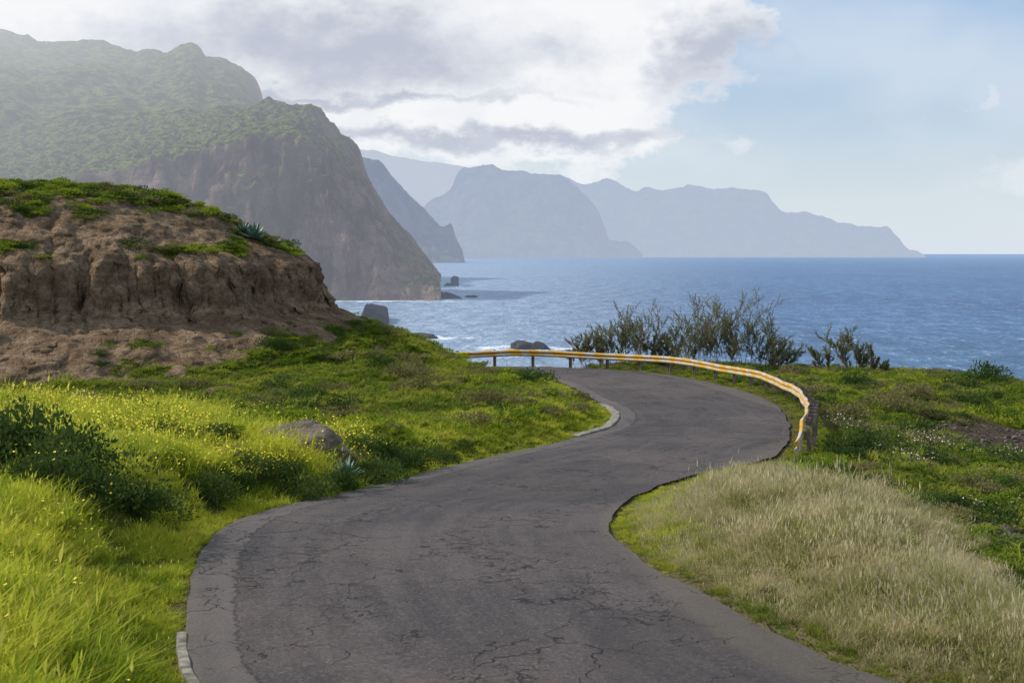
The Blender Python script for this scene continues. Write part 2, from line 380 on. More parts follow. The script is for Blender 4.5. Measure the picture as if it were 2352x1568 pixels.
# ------------------------------------------------------------------ guardrail
def guardrail():
    mt, nt, out = newmat('rail_paint')
    h = attr(nt, 'h'); s_ = attr(nt, 's')
    v = nd(nt, 'ShaderNodeCombineXYZ', {0: s_, 1: m(nt, 'MULTIPLY', h, 1.0), 2: 0.0}).outputs[0]
    n1 = noise(nt, v, 1.8, 5, .7); n2 = noise(nt, v, 8, 5, .7)
    mid = ramp(nt, m(nt, 'ABSOLUTE', m(nt, 'SUBTRACT', h, .62)), .1, .5, .04, -.08)
    per = m(nt, 'MULTIPLY', m(nt, 'SINE', m(nt, 'ADD', m(nt, 'MULTIPLY', s_, 5.2), m(nt, 'MULTIPLY', h, 1.6))), .08)
    yel = ramp(nt, m(nt, 'ADD', m(nt, 'ADD', n1, mid), per), .46, .52)
    col = mix(nt, yel, mix(nt, n2, (.34, .30, .24), (.56, .51, .43)), mix(nt, n2, (.46, .23, .02), (.62, .37, .04)))
    col = mix(nt, ramp(nt, n2, .54, .61), col, (.16, .11, .07))
    b = nd(nt, 'ShaderNodeBsdfPrincipled', {'Base Color': col, 'Roughness': .75}); b.inputs['Specular IOR Level'].default_value = .15
    nt.links.new(b.outputs[0], out.inputs[0])
    path = catmull([(-18, 79), (-13, 77.4), (-7, 74.7), (-3.6, 73.0), (-.6, 72.0), (1.8, 71.2), (4.7, 69.6), (6.7, 67.5), (8.3, 64.6), (9.5, 60.6), (10.05, 56.5), (10.05, 52.5), (9.7, 48), (9.05, 43.5), (8.2, 39.3), (7.4, 36), (6.95, 34.2)], 12)
    seg = np.r_[0, np.cumsum(np.linalg.norm(np.diff(path, axis=0), axis=1))]
    n = int(seg[-1] / .2); ss = np.linspace(0, seg[-1], n)
    path = np.c_[np.interp(ss, seg, path[:, 0]), np.interp(ss, seg, path[:, 1])]
    tg = np.gradient(path, axis=0); tg /= np.linalg.norm(tg, axis=1)[:, None]; nr = np.c_[tg[:, 1], -tg[:, 0]]
    prof = [(0, 0), (.03, .012), (.08, .055), (.08, .09), (.025, .13), (0, .155), (.025, .18), (.08, .22), (.08, .255), (.03, .298), (0, .31)]
    emp = bpy.data.objects.new('guardrail', None); scene.collection.objects.link(emp)
    V = []; H = []; S = []
    for i, p in enumerate(path):
        rem = ss[-1] - ss[i]
        z0 = float(zroad(p[0], p[1])) + .44 - .42 * float(sstep(1.9, 0, rem)) + .03 * math.sin(ss[i] * .7)
        tw = .02 * math.sin(ss[i] * 1.9 + 1) + .09 * float(sstep(1.2, 0, rem))
        for a, b in prof:
            V.append((p[0] + nr[i, 0] * (a + tw), p[1] + nr[i, 1] * (a + tw), z0 + b)); H.append(b / .31); S.append(ss[i])
    ob = add_mesh('beam', V, grid_faces(n, len(prof)), mt, True, parent=emp)
    fattr(ob, 'h', H); fattr(ob, 's', S)
    so = ob.modifiers.new('thick', 'SOLIDIFY'); so.thickness = .012
    PV = []; PF = []
    def box(c, ax, ay, sx, sy, z0, z1, lean=0):
        b = len(PV)
        for z in (z0, z1):
            for a, q in ((-1, -1), (1, -1), (1, 1), (-1, 1)):
                PV.append((c[0] + ax[0] * a * sx + ay[0] * (q * sy + lean * (z - z0)), c[1] + ax[1] * a * sx + ay[1] * (q * sy + lean * (z - z0)), z))
        PF.extend([[b, b + 3, b + 2, b + 1], [b + 4, b + 5, b + 6, b + 7]] + [[b + k, b + (k + 1) % 4, b + 4 + (k + 1) % 4, b + 4 + k] for k in range(4)])
    st = 0.6
    while st < ss[-1] - .2:
        i = int(st / ss[-1] * (n - 1)); p = path[i]; zb = float(zroad(p[0], p[1])); t = tg[i]; r = nr[i]
        ln = random.uniform(-.06, .06); dz = 0 if ss[-1] - st > 1.5 else -.25
        c = (p[0] - r[0] * .17, p[1] - r[1] * .17)
        box(c, t, r, .055, .012, zb - .6, zb + .80 + dz, ln)
        box((c[0] - t[0] * .06, c[1] - t[1] * .06), t, r, .008, .05, zb - .6, zb + .797 + dz, ln)
        box((c[0] + t[0] * .06, c[1] + t[1] * .06), t, r, .008, .05, zb - .6, zb + .797 + dz, ln)
        box((p[0] - r[0] * .075, p[1] - r[1] * .075), t, r, .04, .07, zb + .5 + dz, zb + .70 + dz)
        st += 2.0 if p[1] > 44 or p[0] < 5 else 1.35
    add_mesh('posts', PV, PF, M_POST, parent=emp)
guardrail()

# ------------------------------------------------------------------ haze material tools
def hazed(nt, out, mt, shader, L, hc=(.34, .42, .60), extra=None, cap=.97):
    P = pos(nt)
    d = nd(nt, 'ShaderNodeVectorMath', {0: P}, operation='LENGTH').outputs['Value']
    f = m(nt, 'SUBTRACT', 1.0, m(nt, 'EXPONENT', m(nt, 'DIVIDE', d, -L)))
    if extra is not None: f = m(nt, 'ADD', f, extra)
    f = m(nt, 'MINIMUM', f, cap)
    e = nd(nt, 'ShaderNodeEmission', {'Color': hc if isinstance(hc, bpy.types.NodeSocket) else (*hc, 1), 'Strength': 1.0})  # aerial haze painted on as emission, growing with distance from the origin
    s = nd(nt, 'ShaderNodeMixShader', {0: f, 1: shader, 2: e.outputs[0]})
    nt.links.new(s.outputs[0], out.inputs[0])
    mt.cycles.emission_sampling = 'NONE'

def mountain_mat(name, L, hc=(.34, .42, .60), sc=.01, shaft=False, cap=.97, vt=.62):
    mt, nt, out = newmat(name)
    P = pos(nt); N = nd(nt, 'ShaderNodeNewGeometry').outputs['Normal']
    nz = nd(nt, 'ShaderNodeSeparateXYZ', {0: N}).outputs[2]
    n1 = noise(nt, P, sc, 5, .65); n2 = noise(nt, P, sc * 7, 5, .75); n3 = noise(nt, vscale(nt, P, (1, 1, .22)), sc * 3.5, 6, .7)
    n4 = noise(nt, vscale(nt, P, (.5, .5, 2.2)), sc * 4, 5, .7)
    rock = mix(nt, ramp(nt, n3, .40, .60), (.055, .035, .028), (.42, .28, .20))
    rock = mix(nt, ramp(nt, n4, .46, .62, 0, .55), rock, (.12, .07, .05))
    rock = mix(nt, ramp(nt, n1, .50, .62, 0, .6), rock, (.12, .13, .055))
    veg = mix(nt, ramp(nt, n2, .42, .58), (.012, .035, .010), (.27, .32, .065))
    f = ramp(nt, m(nt, 'ADD', nz, m(nt, 'MULTIPLY', m(nt, 'SUBTRACT', n1, .5), .8)), vt - .1, vt + .06)
    col = mix(nt, f, rock, veg)
    b = nd(nt, 'ShaderNodeBump', {'Height': m(nt, 'ADD', n2, n3), 'Strength': 1.0, 'Distance': .28 / sc})
    s = nd(nt, 'ShaderNodeBsdfDiffuse', {'Color': col, 'Normal': b.outputs[0]})
    ex = None; c = hc
    if shaft:  # light-shaft glow painted into the haze, stronger high on the left
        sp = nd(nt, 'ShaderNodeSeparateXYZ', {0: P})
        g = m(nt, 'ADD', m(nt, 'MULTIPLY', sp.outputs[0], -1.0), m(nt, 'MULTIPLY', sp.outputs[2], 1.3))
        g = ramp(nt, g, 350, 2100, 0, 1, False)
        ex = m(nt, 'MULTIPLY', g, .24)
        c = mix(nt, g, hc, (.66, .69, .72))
    hazed(nt, out, mt, s.outputs[0], L, c, ex, cap); return mt

def loft(name, rows, mat, nu=26, nt_=26, gul=12., rough=5., gf=.02, jag=0.):
    """rows: (distance, [(px,py)...]) - profile stations in map units, one unit = distance/3267 m"""
    G = []
    for D, pts in rows:
        k = D / 3267.; G.append(catmull([((a - 1176) * k, D, 4 + (583 - b) * k) for a, b in pts], nu))
    G = np.array(G)
    S = G.shape[1]
    out = []
    R = len(G)
    for i in range(R - 1):
        for t in np.linspace(0, 1, nt_, endpoint=False): out.append(G[i] * (1 - t) + G[i + 1] * t)
    out.append(G[-1]); W = np.array(out)
    du = np.gradient(W, axis=1); dv = np.gradient(W, axis=0)
    N = np.cross(du, dv); N /= np.linalg.norm(N, axis=2)[..., None] + 1e-9
    x, y, z = W[..., 0], W[..., 1], W[..., 2]
    a = gul * (ridged(x * gf, y * gf * .5, z * gf * .25, o=5) - .2) + rough * fbm(x * gf * 4, y * gf * 4, z * gf * 3, o=4, g=.6)
    sgn = -1.0 if N[..., 1].mean() > 0 else 1.0
    W = W + N * sgn * a[..., None] * np.array([.35, 1.0, .45])
    W[..., 2] += (rough * .5 + jag) * fbm(x * gf * 3, y * gf * 1.5, 5.5, o=5, g=.65)
    return add_mesh(name, W.reshape(-1, 3), grid_faces(W.shape[0], S), mat, True)

HZ = (.37, .39, .46)
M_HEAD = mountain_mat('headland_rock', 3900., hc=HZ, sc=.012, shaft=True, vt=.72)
us5 = [-100, 200, 430, 600, 690, 730, 765, 820, 845, 900, 975, 1006]; vs5 = [310, 290, 262, 237, 233, 250, 300, 338, 405, 500, 590, 640]
us4 = [-100, 150, 400, 570, 660, 710, 755, 805, 840, 895, 970, 1007]; vs4 = [365, 345, 300, 268, 265, 285, 325, 365, 420, 508, 596, 642]
us3 = [-100, 120, 340, 470, 600, 690, 750, 800, 840, 890, 965, 1008]; vs3 = [440, 421, 376, 342, 316, 322, 350, 390, 440, 520, 602, 648]
us2 = [-100, 120, 340, 480, 620, 700, 755, 805, 845, 890, 962, 1009]; vs2 = [510, 500, 470, 440, 420, 425, 440, 470, 510, 560, 622, 658]
us1 = [-100, 120, 340, 480, 630, 710, 765, 815, 855, 895, 960, 1010]; vs1 = [610, 605, 590, 580, 575, 575, 580, 592, 605, 625, 652, 672]
us0 = [-100, 120, 340, 480, 640, 720, 775, 825, 870, 910, 965, 1014]
loft('coastal_headland', [(1830, [(u, 700) for u in us0]), (1855, list(zip(us1, vs1))), (1885, list(zip(us2, vs2))), (1920, list(zip(us3, vs3))), (2150, list(zip(us4, vs4))), (2300, list(zip(us5, vs5))), (2450, [(u - 10, min(v + 160, 660)) for u, v in zip(us5, vs5)])], M_HEAD, 30, 24, 24, 10, .014, 8)
ua = [-220, 0, 60, 100, 190, 260, 320, 380, 440, 470, 520, 575, 600, 615]; va = [55, 78, 92, 101, 99, 108, 133, 128, 116, 138, 150, 180, 236, 340]
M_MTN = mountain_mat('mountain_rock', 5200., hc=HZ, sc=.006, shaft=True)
loft('mountain', [(2350, [(u, 470) for u in ua]), (2700, [(u + 15, 250 + 60 * max(0, i) / 13.) for i, u in enumerate(ua)]), (3200, [(u, v + 82) for u, v in zip(ua, va)]), (3600, list(zip(ua, va))), (4000, [(u, v + 220) for u, v in zip(ua, va)])], M_MTN, 26, 30, 95, 22, .0035, 8)

def far_range(name, D, ridge, base_v, mat, depth, amp, gf):
    rows = []
    for t, q in ((0, -.12), (.10, .06), (.45, .38), (.75, .75), (1, 1)):
        rows.append((D + depth * t, [(a, base_v + (b - base_v) * q + (14 if q < 0 else 0)) for a, b in ridge]))
    rows.append((D + depth * 1.5, [(a, base_v + (b - base_v) * .4) for a, b in ridge]))
    return loft(name, rows, mat, 18, 18, amp, amp * .4, gf, amp * .30)
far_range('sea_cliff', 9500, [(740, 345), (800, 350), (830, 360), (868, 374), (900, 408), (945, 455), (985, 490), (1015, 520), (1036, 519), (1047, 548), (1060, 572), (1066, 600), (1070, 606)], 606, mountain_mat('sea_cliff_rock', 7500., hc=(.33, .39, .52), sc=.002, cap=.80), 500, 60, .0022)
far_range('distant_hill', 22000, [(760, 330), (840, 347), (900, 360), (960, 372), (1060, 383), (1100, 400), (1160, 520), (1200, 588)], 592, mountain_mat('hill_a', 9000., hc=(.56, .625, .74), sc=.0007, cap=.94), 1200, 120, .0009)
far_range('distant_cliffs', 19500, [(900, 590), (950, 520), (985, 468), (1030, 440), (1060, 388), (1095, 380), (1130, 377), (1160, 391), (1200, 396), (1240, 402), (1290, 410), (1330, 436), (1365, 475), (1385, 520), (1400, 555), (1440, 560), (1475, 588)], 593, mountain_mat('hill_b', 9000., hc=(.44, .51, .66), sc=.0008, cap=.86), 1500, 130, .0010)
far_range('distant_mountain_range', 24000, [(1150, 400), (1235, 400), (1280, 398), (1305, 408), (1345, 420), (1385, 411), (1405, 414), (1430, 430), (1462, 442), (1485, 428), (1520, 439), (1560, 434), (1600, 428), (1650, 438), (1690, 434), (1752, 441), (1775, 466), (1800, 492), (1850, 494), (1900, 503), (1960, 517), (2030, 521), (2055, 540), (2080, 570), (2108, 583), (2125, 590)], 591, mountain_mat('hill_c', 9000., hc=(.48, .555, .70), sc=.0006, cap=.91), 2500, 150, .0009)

# ------------------------------------------------------------------ sea
def sea():
    mt, nt, out = newmat('sea_water')
    P = pos(nt); sp = nd(nt, 'ShaderNodeSeparateXYZ', {0: P}); X, Y = sp.outputs[0], sp.outputs[1]
    Pw = vscale(nt, P, (1, .45, 1))
    w1 = noise(nt, Pw, .045, 5, .65, dim='2D'); w2 = noise(nt, Pw, .24, 5, .7, dim='2D'); w3 = noise(nt, vscale(nt, P, (1, .35, 1)), .004, 3, .6, dim='2D')
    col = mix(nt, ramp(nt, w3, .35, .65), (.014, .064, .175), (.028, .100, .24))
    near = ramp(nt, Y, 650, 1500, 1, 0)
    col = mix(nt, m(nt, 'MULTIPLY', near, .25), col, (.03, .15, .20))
    sky_glare = ramp(nt, m(nt, 'DIVIDE', X, m(nt, 'MAXIMUM', Y, 100.0)), .20, -.08)  # sky glare painted into the water colour, paler towards the left
    col = mix(nt, m(nt, 'MULTIPLY', sky_glare, .80), col, (.30, .38, .48))
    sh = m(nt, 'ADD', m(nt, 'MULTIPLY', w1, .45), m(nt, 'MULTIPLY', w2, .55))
    col = mix(nt, ramp(nt, sh, .48, .60, .0, .6), col, mix(nt, sky_glare, (.13, .24, .40), (.46, .54, .62)))
    col = mix(nt, ramp(nt, sh, .50, .38, 0, .7), col, mix(nt, sky_glare, (.008, .032, .10), (.06, .12, .20)))
    wc = m(nt, 'MULTIPLY', ramp(nt, w2, .63, .67), ramp(nt, w1, .47, .55))
    el = ellipses(nt, X, Y, [(-160, 1815, 110, 60), (-92, 1850, 40, 110), (-105, 2650, 40, 120), (-62, 1010, 45, 45), (8, 905, 55, 45), (-58, 1960, 25, 60)])
    fn = noise(nt, vscale(nt, P, (1, .5, 1)), .045, 6, .7, dim='2D')
    foam = ramp(nt, m(nt, 'ADD', el, m(nt, 'MULTIPLY', m(nt, 'SUBTRACT', fn, .5), 3.2)), .35, .75)
    foam = m(nt, 'MULTIPLY', foam, ramp(nt, el, -.25, .2))
    ff = m(nt, 'MAXIMUM', wc, foam)
    col = mix(nt, ff, col, (.72, .78, .82))
    h = m(nt, 'ADD', m(nt, 'MULTIPLY', w1, 2.2), m(nt, 'MULTIPLY', w2, .8))
    b = nd(nt, 'ShaderNodeBump', {'Height': h, 'Strength': 1.0, 'Distance': 3.0})
    d = nd(nt, 'ShaderNodeBsdfDiffuse', {'Color': col, 'Normal': b.outputs[0]})
    g = nd(nt, 'ShaderNodeBsdfGlossy', {'Color': (.85, .92, 1, 1), 'Roughness': .3, 'Normal': b.outputs[0]})
    fr = nd(nt, 'ShaderNodeFresnel', {'IOR': 1.33, 'Normal': b.outputs[0]})
    fm = m(nt, 'MULTIPLY', m(nt, 'MINIMUM', fr.outputs[0], .33), m(nt, 'SUBTRACT', 1.0, ff))
    s = nd(nt, 'ShaderNodeMixShader', {0: fm, 1: d.outputs[0], 2: g.outputs[0]})
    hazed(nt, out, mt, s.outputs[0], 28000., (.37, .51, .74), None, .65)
    xs = np.r_[-200000, -60000, -20000, -6000, -2000, 0, 2000, 6000, 20000, 60000, 200000.]
    ys = np.r_[-200000, -20000, -2000, 0, 1000, 3000, 9000, 30000, 90000, 250000.]
    X_, Y_ = np.meshgrid(xs, ys)
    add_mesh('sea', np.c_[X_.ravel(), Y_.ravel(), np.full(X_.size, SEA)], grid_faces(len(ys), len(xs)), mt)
sea()

# ------------------------------------------------------------------ rocks
def rock_mesh(name, size, mat, seed, sub=4, jag=.35, link=True):
    import bmesh
    bm = bmesh.new(); bmesh.ops.create_icosphere(bm, subdivisions=sub, radius=1.0)
    P = np.array([v.co[:] for v in bm.verts])
    r = 1 + jag * fbm(P[:, 0] * 1.2 + seed, P[:, 1] * 1.2, P[:, 2] * 1.2 + seed, o=4, g=.55)
    q = np.random.default_rng(seed).normal(size=(9, 3)); q /= np.linalg.norm(q, axis=1)[:, None]
    for a in q:
        dt = P @ a; r = np.where(dt * r > .72, .72 / np.maximum(dt, .1), r)
    P = P * r[:, None] * np.array(size)
    for v, p in zip(bm.verts, P): v.co = p
    me = bpy.data.meshes.new(name); bm.to_mesh(me); bm.free(); me.materials.append(mat)
    ob = bpy.data.objects.new(name, me)
    if link: scene.collection.objects.link(ob)
    return ob
def gz(x, y): return float(terrain(np.array([x]), np.array([y]))[0])
bo = rock_mesh('boulder', (.95, .65, .52), M_BOULDER, 21, 5, .7); bo.location = (-4.05, 28.3, gz(-4.05, 28.3) + .12); bo.rotation_euler = (.1, .42, .3)
mt, nt, out = newmat('sea_rock'); P_ = pos(nt)
dfs = nd(nt, 'ShaderNodeBsdfDiffuse', {'Color': mix(nt, noise(nt, P_, .3, 5), (.025, .022, .025), (.10, .085, .08))})
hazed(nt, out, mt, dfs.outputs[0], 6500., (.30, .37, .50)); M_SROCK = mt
for i, (x, y, sx, sy, sz, sd) in enumerate([(-106, 2650, 10, 10, 20, 3), (-119, 2640, 6, 8, 9, 4), (-57, 1960, 12, 10, 3, 6), (-122, 1260, 15, 80, 18, 8), (-66, 1010, 14, 12, 4, 9), (8, 905, 12, 14, 5, 11), (17, 900, 9, 9, 4, 12), (-90, 1905, 20, 16, 12, 14)]):
    o = rock_mesh('sea_stack' if i < 2 else 'sea_rock', (sx, sy, sz), M_SROCK, sd, 5, .95); o.location = (x, y, SEA)

# ------------------------------------------------------------------ instancing
def scatter(name, P, rot, scl, idx, objs):
    coll = bpy.data.collections.new(name + '_parts')
    for o in objs: coll.objects.link(o)
    me = bpy.data.meshes.new(name); me.from_pydata(P.tolist(), [], [])
    a = me.attributes.new('rot', 'FLOAT_VECTOR', 'POINT'); a.data.foreach_set('vector', rot.astype(np.float32).ravel())
    a = me.attributes.new('scl', 'FLOAT_VECTOR', 'POINT'); a.data.foreach_set('vector', scl.astype(np.float32).ravel())
    a = me.attributes.new('idx', 'INT', 'POINT'); a.data.foreach_set('value', idx.astype(np.int32))
    ob = bpy.data.objects.new(name, me); scene.collection.objects.link(ob)
    ng = bpy.data.node_groups.new(name, 'GeometryNodeTree')
    ng.interface.new_socket(name='Geometry', in_out='INPUT', socket_type='NodeSocketGeometry')
    ng.interface.new_socket(name='Geometry', in_out='OUTPUT', socket_type='NodeSocketGeometry')
    gi = ng.nodes.new('NodeGroupInput'); go = ng.nodes.new('NodeGroupOutput')
    ci = ng.nodes.new('GeometryNodeCollectionInfo'); ci.inputs['Collection'].default_value = coll
    ci.inputs['Separate Children'].default_value = True; ci.inputs['Reset Children'].default_value = True
    io = ng.nodes.new('GeometryNodeInstanceOnPoints'); io.inputs['Pick Instance'].default_value = True
    def at(nm, ty):
        n = ng.nodes.new('GeometryNodeInputNamedAttribute'); n.data_type = ty; n.inputs['Name'].default_value = nm
        return next(s for s in n.outputs if s.enabled and s.name == 'Attribute')
    ng.links.new(gi.outputs[0], io.inputs['Points']); ng.links.new(ci.outputs[0], io.inputs['Instance'])
    ng.links.new(at('idx', 'INT'), io.inputs['Instance Index']); ng.links.new(at('rot', 'FLOAT_VECTOR'), io.inputs['Rotation'])
    ng.links.new(at('scl', 'FLOAT_VECTOR'), io.inputs['Scale']); ng.links.new(io.outputs[0], go.inputs[0])
    md = ob.modifiers.new('scatter', 'NODES'); md.node_group = ng
    return ob

def tuft(name, mat, nb, rad, hmin, hmax, bw, lean, seed, seedhead=0, clumps=7):
    r = random.Random(seed); V = []; F = []; H = []
    cl = []
    for _ in range(clumps):
        a = r.uniform(0, 6.283); q = rad * math.sqrt(r.random()); cl.append((q * math.cos(a), q * math.sin(a), r.uniform(hmin, hmax), r.uniform(0, 6.283), rad * r.uniform(.12, .35)))
    for _ in range(nb):
        ccx, ccy, ch, cd, cr = r.choice(cl)
        a = r.uniform(0, 6.283); q = cr * math.sqrt(r.random()) * 1.3
        bx, by = ccx + q * math.cos(a), ccy + q * math.sin(a)
        h = ch * r.uniform(.55, 1.1); d = a if r.random() < .6 else cd; d += r.uniform(-.7, .7); ln = lean * r.uniform(.3, 1.3) * h + q * .3
        w = bw * r.uniform(.7, 1.3); wa = r.uniform(0, 6.283); wx, wy = math.cos(wa) * w, math.sin(wa) * w
        b = len(V)
        for t, ww in ((0, 1), (.55, .8)):
            cx = bx + math.cos(d) * ln * t * t; cy = by + math.sin(d) * ln * t * t; cz = h * (t - .12 * t * t * lean) - .04
            V += [(cx - wx * ww, cy - wy * ww, cz), (cx + wx * ww, cy + wy * ww, cz)]; H += [t, t]
        V.append((bx + math.cos(d) * ln, by + math.sin(d) * ln, h * (1 - .25 * lean) - .04)); H.append(1)
        F += [[b, b + 1, b + 3, b + 2], [b + 2, b + 3, b + 4]]
        if seedhead and r.random() < seedhead:
            tx, ty, tz = V[-1]; b = len(V); l = h * .22; s = w * 2.0
            V += [(tx, ty, tz - l * .3), (tx + s, ty, tz + l * .2), (tx + math.cos(d) * .02, ty, tz + l), (tx - s, ty, tz + l * .2)]; H += [1] * 4
            F.append([b, b + 1, b + 2, b + 3])
    ob = add_mesh(name, V, F, mat, False, link=False); fattr(ob, 'h', H); return ob

def cushion(name, mat, n, seed, leaf=.05, hz=.6, lobes=7):
    r = random.Random(seed); V = []; F = []; H = []
    lb = [(r.uniform(-.32, .32), r.uniform(-.32, .32), r.uniform(0, .16), r.uniform(.16, .34)) for _ in range(lobes)]
    for _ in range(n):
        cx, cy, cz, R = r.choice(lb)
        u = Vector((r.gauss(0, 1), r.gauss(0, 1), abs(r.gauss(0, 1)) * 1.1)).normalized()
        p = Vector((cx, cy, cz * hz)) + Vector((u.x, u.y, u.z * hz)) * R * r.uniform(.7, 1.15)
        if p.z < -.02: continue
        t = (u + Vector((r.gauss(0, .6), r.gauss(0, .6), r.gauss(0, .6) + .3))).normalized()
        s = t.cross(Vector((r.gauss(0, 1), r.gauss(0, 1), r.gauss(0, 1)))).normalized()
        L = leaf * r.uniform(.6, 1.5); w = L * .3; b = len(V)
        V += [tuple(p - t * L * .4), tuple(p + s * w), tuple(p + t * L * .8), tuple(p - s * w)]
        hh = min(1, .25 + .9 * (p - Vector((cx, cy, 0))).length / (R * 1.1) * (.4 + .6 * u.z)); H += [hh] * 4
        F.append([b, b + 1, b + 2, b + 3])
    ob = add_mesh(name, V, F, mat, False, link=False); fattr(ob, 'h', H); return ob

def cand(n, x0, x1, y0, y1):
    x = rng.uniform(x0, x1, n); y = rng.uniform(y0, y1, n)
    vis = (np.abs(x) < .42 * y + 2); x = x[vis]; y = y[vis]
    z, dr, left, db, soil, grav, dry, edge = terrain(x, y, True)
    return x, y, z, dr, left, db, soil, grav, dry, edge
def put(name, x, y, z, s, objs, tilt=.12, zs=None, sink=0.0):
    n = len(x)
    rot = np.c_[rng.normal(0, tilt, n), rng.normal(0, tilt, n), rng.uniform(0, 6.283, n)]
    sc = np.c_[s, s, s * (zs if zs is not None else rng.uniform(.8, 1.2, n))]
    return scatter(name, np.c_[x, y, z - sink], rot, sc, rng.integers(0, len(objs), n), objs)

# individually placed shrubs (x, y, size)
EXN = np.array([(-6.6, 20.0, 2.0), (-5.8, 19.2, 1.6), (-7.5, 20.5, 2.1), (-5.4, 20.4, 1.5), (-8.4, 20.9, 1.8), (-6.3, 18.9, 1.3), (-5.0, 23.0, 1.2), (-3.2, 26.3, 1.1), (-2.7, 27.8, 1.3), (-2.9, 29.6, 1.5), (-2.2, 30.4, 1.3), (-4.6, 25.4, 1.3), (-3.6, 25.2, 1.1), (-1.6, 32.0, .9), (-4.9, 24.2, 1.1), (-5.6, 26.6, 1.0), (-4.3, 26.2, 1.0), (-1.2, 33.8, .8)])
EX = np.array([(-6.4, 26.0, .9), (-9.5, 27.5, 1.0),
      (-1.0, 41.5, 1.2), (.4, 40.2, .9), (-3.0, 43, 1.4), (1.9, 44.5, 1.1), (-4.6, 38.5, 1.2), (-8, 36.5, 1.2), (-7.2, 43.3, 1.2), (.5, 49, 1.6), (1.2, 54, 1.5), (-1, 52, 1.5), (-3.6, 47, 1.4), (2.2, 48.2, 1.1), (-11, 36, 1.2), (-13.5, 39, 1.6),
      (7.9, 34.2, 1.2), (8.6, 36.2, 1.6), (9.6, 37.5, 1.5), (8.9, 33.0, 1.1), (10.5, 36.0, 1.4), (9.8, 41, 1.6), (11.5, 39.5, 1.7), (12.6, 44, 1.7), (7.2, 31.6, .8), (10.8, 46, 1.8), (13.5, 50, 1.8), (15.5, 55, 1.9), (14.5, 60, 1.8), (12, 35, 1.2), (13.2, 38, 1.6), (18, 56, 2), (19.5, 62, 2.2), (22, 66, 2.4), (11.2, 54, 1.6), (13, 66, 2.0), (10.4, 31.5, 1.0), (8.8, 29.5, .8), (7.6, 25.5, .7), (10.5, 28, 1.0)])
EA = np.vstack([EXN, EX])
def near_shrub(x, y):
    d = np.full(x.shape, 9.)
    for a, b, c in EA: d = np.minimum(d, np.hypot(x - a, y - b) / (c * .5))
    return d

# lush grass, left verge and nearby
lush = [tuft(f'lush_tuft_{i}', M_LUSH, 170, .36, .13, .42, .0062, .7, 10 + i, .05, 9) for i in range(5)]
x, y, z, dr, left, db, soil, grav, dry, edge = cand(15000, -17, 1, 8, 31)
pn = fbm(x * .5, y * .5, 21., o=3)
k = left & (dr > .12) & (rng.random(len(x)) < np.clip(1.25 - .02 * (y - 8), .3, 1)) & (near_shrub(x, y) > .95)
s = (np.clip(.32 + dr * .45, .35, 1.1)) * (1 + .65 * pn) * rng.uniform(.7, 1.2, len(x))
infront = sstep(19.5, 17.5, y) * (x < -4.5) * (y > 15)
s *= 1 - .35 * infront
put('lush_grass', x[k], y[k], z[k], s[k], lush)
# verge strips further on, both sides
x, y, z, dr, left, db, soil, grav, dry, edge = cand(28000, -6, 12, 11, 66)
k = (dr > .06) & (((left) & (dr < 2.8) & (y > 29) & (y < 60)) | ((left) & (dr < .6) & (y < 29)) | ((~left) & (dr < 1.1) & (y < 31.5) & (y > 18)))
s = np.clip(.28 + dr * .4, .30, .85) * rng.uniform(.7, 1.2, len(x))
put('verge_grass', x[k], y[k], z[k], s[k], [tuft(f'verge_tuft_{i}', M_LUSH, 80, .28, .12, .36, .008, .7, 30 + i) for i in range(3)])
# dry grass right
x, y, z, dr, left, db, soil, grav, dry, edge = cand(13500, 1, 15, 8, 33)
pn = fbm(x * .6, y * .6, 31., o=3)
rim = sstep(0, 1.6, dry_bound(y) - x)
far = 1 - .38 * sstep(21, 28, y)
k = (~left) & (dr > .4) & (dry > .4) & (grav < .6)
s = np.clip(.32 + dr * .3, .32, .92) * (1 + .7 * pn) * rng.uniform(.55, 1.15, len(x)) * (.5 + .5 * rim) * far
put('dry_grass', x[k], y[k], z[k], s[k], [tuft(f'dry_tuft_{i}', M_DRY, 150, .36, .10, .46, .0036, .8, 50 + i, .28, 11) for i in range(5)], .2)
k2 = (~left) & (dr > .12) & (dry > .3) & (rng.random(len(x)) < np.where(dr < 1.3, .75, .14) + .8 * (pn > .14))
put('green_grass', x[k2], y[k2], z[k2], s[k2] * .88, [tuft(f'green_tuft_{i}', M_GREEN, 110, .32, .12, .36, .006, .8, 70 + i) for i in range(3)])
# middle ground sward
x, y, z, dr, left, db, soil, grav, dry, edge = cand(42000, -26, 32, 16, 80)
k = (dr > .2) & (soil < .35) & (grav < .3) & (db > -12) & (dry < .5) & ((y > 30) | ~left)
s = rng.uniform(.5, 1.2, len(x)) * np.clip(.4 + dr * .3, .4, 1)
put('meadow_grass', x[k], y[k], z[k], s[k], [tuft(f'meadow_tuft_{i}', M_GREEN, 70, .36, .06, .24, .013, .9, 90 + i) for i in range(3)], .2)
# ground-cover cushions
covers = [cushion(f'cover_{i}', M_COVER if i < 4 else M_OLIVE, 420, 100 + i, .06, .5) for i in range(5)]
x, y, z, dr, left, db, soil, grav, dry, edge = cand(12000, -26, 32, 18, 80)
pn = fbm(x * .4, y * .4, 41., o=3)
k = (dr > .9) & (soil < .4) & (grav < .4) & (dry < .4) & ((y > 25) | ~left) & (rng.random(len(x)) < .30 + .8 * pn)
s = rng.uniform(.4, 1.7, len(x)) * np.clip(.4 + dr * .3, .4, 1)
put('ground_cover', x[k], y[k], z[k], s[k], covers, .12, rng.uniform(.4, .85, k.sum()), .03)
